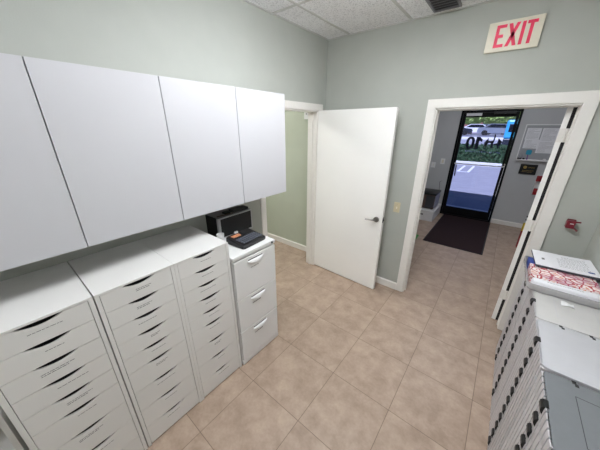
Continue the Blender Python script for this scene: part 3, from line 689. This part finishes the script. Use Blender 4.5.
# ------------------------------------------------------------------ outside
GZ = -.031
struct('ground', MB().box(-60, 60, HY+.12, 15.6, GZ-.1, GZ), 'asphalt', 'asphalt car park outside the glass door', 'ground')
struct('sidewalk', MB().box(-14, 14, HY+.12, 4.55, GZ, GZ+.012), 'concrete', 'pale concrete walk in front of the glass door', 'sidewalk')
sr = MB(); sr.prism([(15.6, GZ-.1), (15.6, GZ), (31, .78), (90, .95), (90, GZ-.1)], 'x', -80, 80); struct('road', sr, 'asphalt', 'grey road rising beyond the hedge', 'road')
struct('verge', MB().box(-60, 60, 13.55, 15.55, GZ, .11), 'concrete', 'pale kerb in front of the hedge', 'kerb')
struct('far_kerb', MB().prism([(29.2, .69), (31.2, .79), (31.2, .9), (29.2, .8)], 'x', -60, 60), 'concrete', 'pale kerb along the far side of the road', 'kerb')
struct('near_walk', MB().prism([(16.6, .02), (18.6, .12), (18.6, .2), (16.6, .1)], 'x', -60, 60), 'concrete', 'pale walk behind the hedge', 'walk')
struct('parking_stripe', MB().box(.19, .29, 10.93, 13.2, GZ, GZ+.004).box(.59, .69, 10.93, 13.2, GZ, GZ+.004).box(.19, .69, 10.85, 10.95, GZ, GZ+.004).box(3.1, 3.2, 10.93, 13.2, GZ, GZ+.004).box(-2.5, -2.4, 10.93, 13.2, GZ, GZ+.004), 'stripe', 'white parking stripes on the asphalt', 'road marking')
def leaves(mb, n, fn, s, rg):
    for _ in range(n):
        c = Vector(fn()); a = Vector((rg.gauss(0, 1), rg.gauss(0, 1), rg.gauss(0, 1))).normalized(); b = a.orthogonal().normalized()*s; d = a.cross(b).normalized()*s*.7
        mb.bm.faces.new([mb.bm.verts.new(c+v) for v in (b, d, -b, -d)])
    return mb
rg = random.Random(2)
hd = MB(); hd.box(-7, 8, 14.15, 15.2, .11, .88)
leaves(hd, 2600, lambda: (rg.uniform(-5, 6), 14.08+rg.uniform(-.06, .05), rg.uniform(.12, .97)), .06, rg)
leaves(hd, 1600, lambda: (rg.uniform(-5, 6), rg.uniform(14.1, 15.2), .9+rg.uniform(-.03, .09)), .06, rg)
tag(obj('hedge', hd, 'hedge'), 'clipped dark green hedge along the car park kerb', 'hedge')
def tree(x, y, gz, h, r, label, seed):
    t = thing('tree', label, 'tree', (x, y, gz), group='trees beyond the road'); g = random.Random(seed)
    obj('trunk', MB().cyl((0, 0, 0), (.1, 0, h*.55), .28, .2, 10).cyl((.1, 0, h*.5), (.9, .2, h*.8), .14, .06, 8).cyl((.1, 0, h*.5), (-.8, .1, h*.8), .14, .06, 8), 'bark', t)
    def pt():
        a, b = g.uniform(0, 2*PI), math.acos(g.uniform(-1, 1)); q = r*g.uniform(.55, 1)**.6
        return (q*math.sin(b)*math.cos(a), q*math.sin(b)*math.sin(a), h*.66+q*.75*math.cos(b))
    fo = MB()
    for k in range(5): fo.ball((g.uniform(-.5, .5)*r, g.uniform(-.5, .5)*r, h*.66+g.uniform(-.2, .3)*r), r*.42, 2)
    leaves(fo, 1300, pt, .2, g); obj('foliage', fo, 'leaf', t)
for k, (x, y, h, r, l) in enumerate([(-3.6, 48, 4.0, 1.7, 'leafy tree at the left of the glass pane beyond the cars'), (-1.3, 53, 4.4, 1.9, 'leafy tree seen above the white cars through the glass'), (.7, 48, 4.1, 1.7, 'leafy tree behind the middle of the glass pane'), (3.0, 53, 4.4, 1.9, 'leafy tree at the right of the glass above the blue van')]): tree(x, y, .8, h, r, l, k)
struct('backdrop_building', MB().box(-12, -3.2, 60, 64, .7, 6).box(-12.2, -3, 59.8, 64.2, 6, 6.3), 'brick', 'reddish building far beyond the trees', 'building')
def car(x, y, z, rz, paint, label):
    t = thing('car', label, 'car', (x, y, z), rz, group='cars parked beyond the road')
    prof = [(-2.2, .28), (2.15, .28), (2.2, .55), (2.1, .78), (1.2, .9), (.55, 1.38), (-.9, 1.42), (-1.7, .98), (-2.15, .9), (-2.25, .6)]
    obj('body', MB().prism(prof, 'y', -.85, .85), paint, t)
    wn = MB()
    for yy in (-.86, .852): wn.prism([(1.0, .92), (.5, 1.32), (-.85, 1.35), (-1.45, .96)], 'y', yy, yy+.008)
    wn.prism([(-.7, .94), (.7, .94), (.6, 1.33), (-.6, 1.33)], 'x', .9, 1.12)
    obj('windows', wn, 'cglass', t)
    for xx in (-1.4, 1.4):
        for yy in (-.78, .78): obj('wheel', MB().cyl((xx, yy-.1, .32), (xx, yy+.1, .32), .32, seg=18), 'tyre', t)
car(-4.6, 39, .9, .1, M['cdark'], 'dark car parked beyond the road, leftmost through the glass')
car(.4, 39.5, .9, -.05, M['csilver'], 'silver car seen broadside beyond the road in the middle of the pane')
car(-2.3, 43.4, .91, .1, M['cwhite'], 'white car seen broadside farther back, left of centre in the pane')
car(2.9, 43.4, .91, .05, M['cwhite'], 'white car seen broadside farther back, beside the blue van')
t = thing('van', 'sky blue van on the road at the right edge of the glass pane', 'van', (2.35, 23.2, .36), 0)
obj('body', MB().box(-1.0, 1.0, -2.2, 2.2, .75, 2.0, .12), 'cblue', t)
obj('lower_body', MB().box(-.98, .98, -2.25, 2.25, .3, .75, .05), 'cdark', t)
obj('rear_window', MB().box(-.82, .82, -2.215, -2.19, 1.2, 1.72, .01), 'cglass', t)
for xx in (-.8, .8):
    for yy in (-1.4, 1.4): obj('wheel', MB().cyl((xx-.12, yy, .33), (xx+.12, yy, .33), .33, seg=18), 'tyre', t)

# ------------------------------------------------------------------ sun, sky, camera
w = bpy.data.worlds.new('sky'); S.world = w; w.use_nodes = True
bg = w.node_tree.nodes['Background']
sk = w.node_tree.nodes.new('ShaderNodeTexSky'); sk.sky_type = 'PREETHAM' if False else 'HOSEK_WILKIE'
sk.sun_direction = Vector((-.1, -.62, .78)).normalized(); sk.turbidity = 3.
w.node_tree.links.new(sk.outputs[0], bg.inputs[0]); bg.inputs[1].default_value = 2.1
sd = bpy.data.lights.new('sun', 'SUN'); sd.energy = 7.; sd.angle = .01; sd.color = (1, .97, .92)
so = bpy.data.objects.new('sun', sd); COL.objects.link(so)
dirv = Vector((.05, .62, -.79)).normalized(); so.rotation_euler = dirv.to_track_quat('-Z', 'Y').to_euler()

cd = bpy.data.cameras.new('camera'); cam = bpy.data.objects.new('camera', cd); COL.objects.link(cam); S.camera = cam
cd.sensor_fit = 'HORIZONTAL'; cd.sensor_width = 36; cd.lens = 247.9385/600*36; cd.clip_start = .02; cd.clip_end = 300
R = ((.7793, .6267, .0031), (-.2329, .2850, .9298), (-.5818, .7253, -.3681))
yaw, pit, roll = .6761, -.377, .0033
F = Vector((-math.sin(yaw)*math.cos(pit), math.cos(yaw)*math.cos(pit), math.sin(pit))); Rt = Vector((math.cos(yaw), math.sin(yaw), 0)); U = Rt.cross(F)
c, s = math.cos(roll), math.sin(roll); r2 = c*Rt+s*U; u2 = -s*Rt+c*U
mw = Matrix((r2, u2, -F)).transposed().to_4x4(); mw.translation = (1.80844, -2.73511, 1.85932); cam.matrix_world = mw

S.view_settings.view_transform = 'Standard'; S.view_settings.look = 'None'; S.view_settings.gamma = 1; S.view_settings.use_curve_mapping = False
S.view_settings.exposure = .22
S.cycles.use_denoising = True; S.cycles.max_bounces = 10; S.cycles.diffuse_bounces = 6; S.cycles.transparent_max_bounces = 24
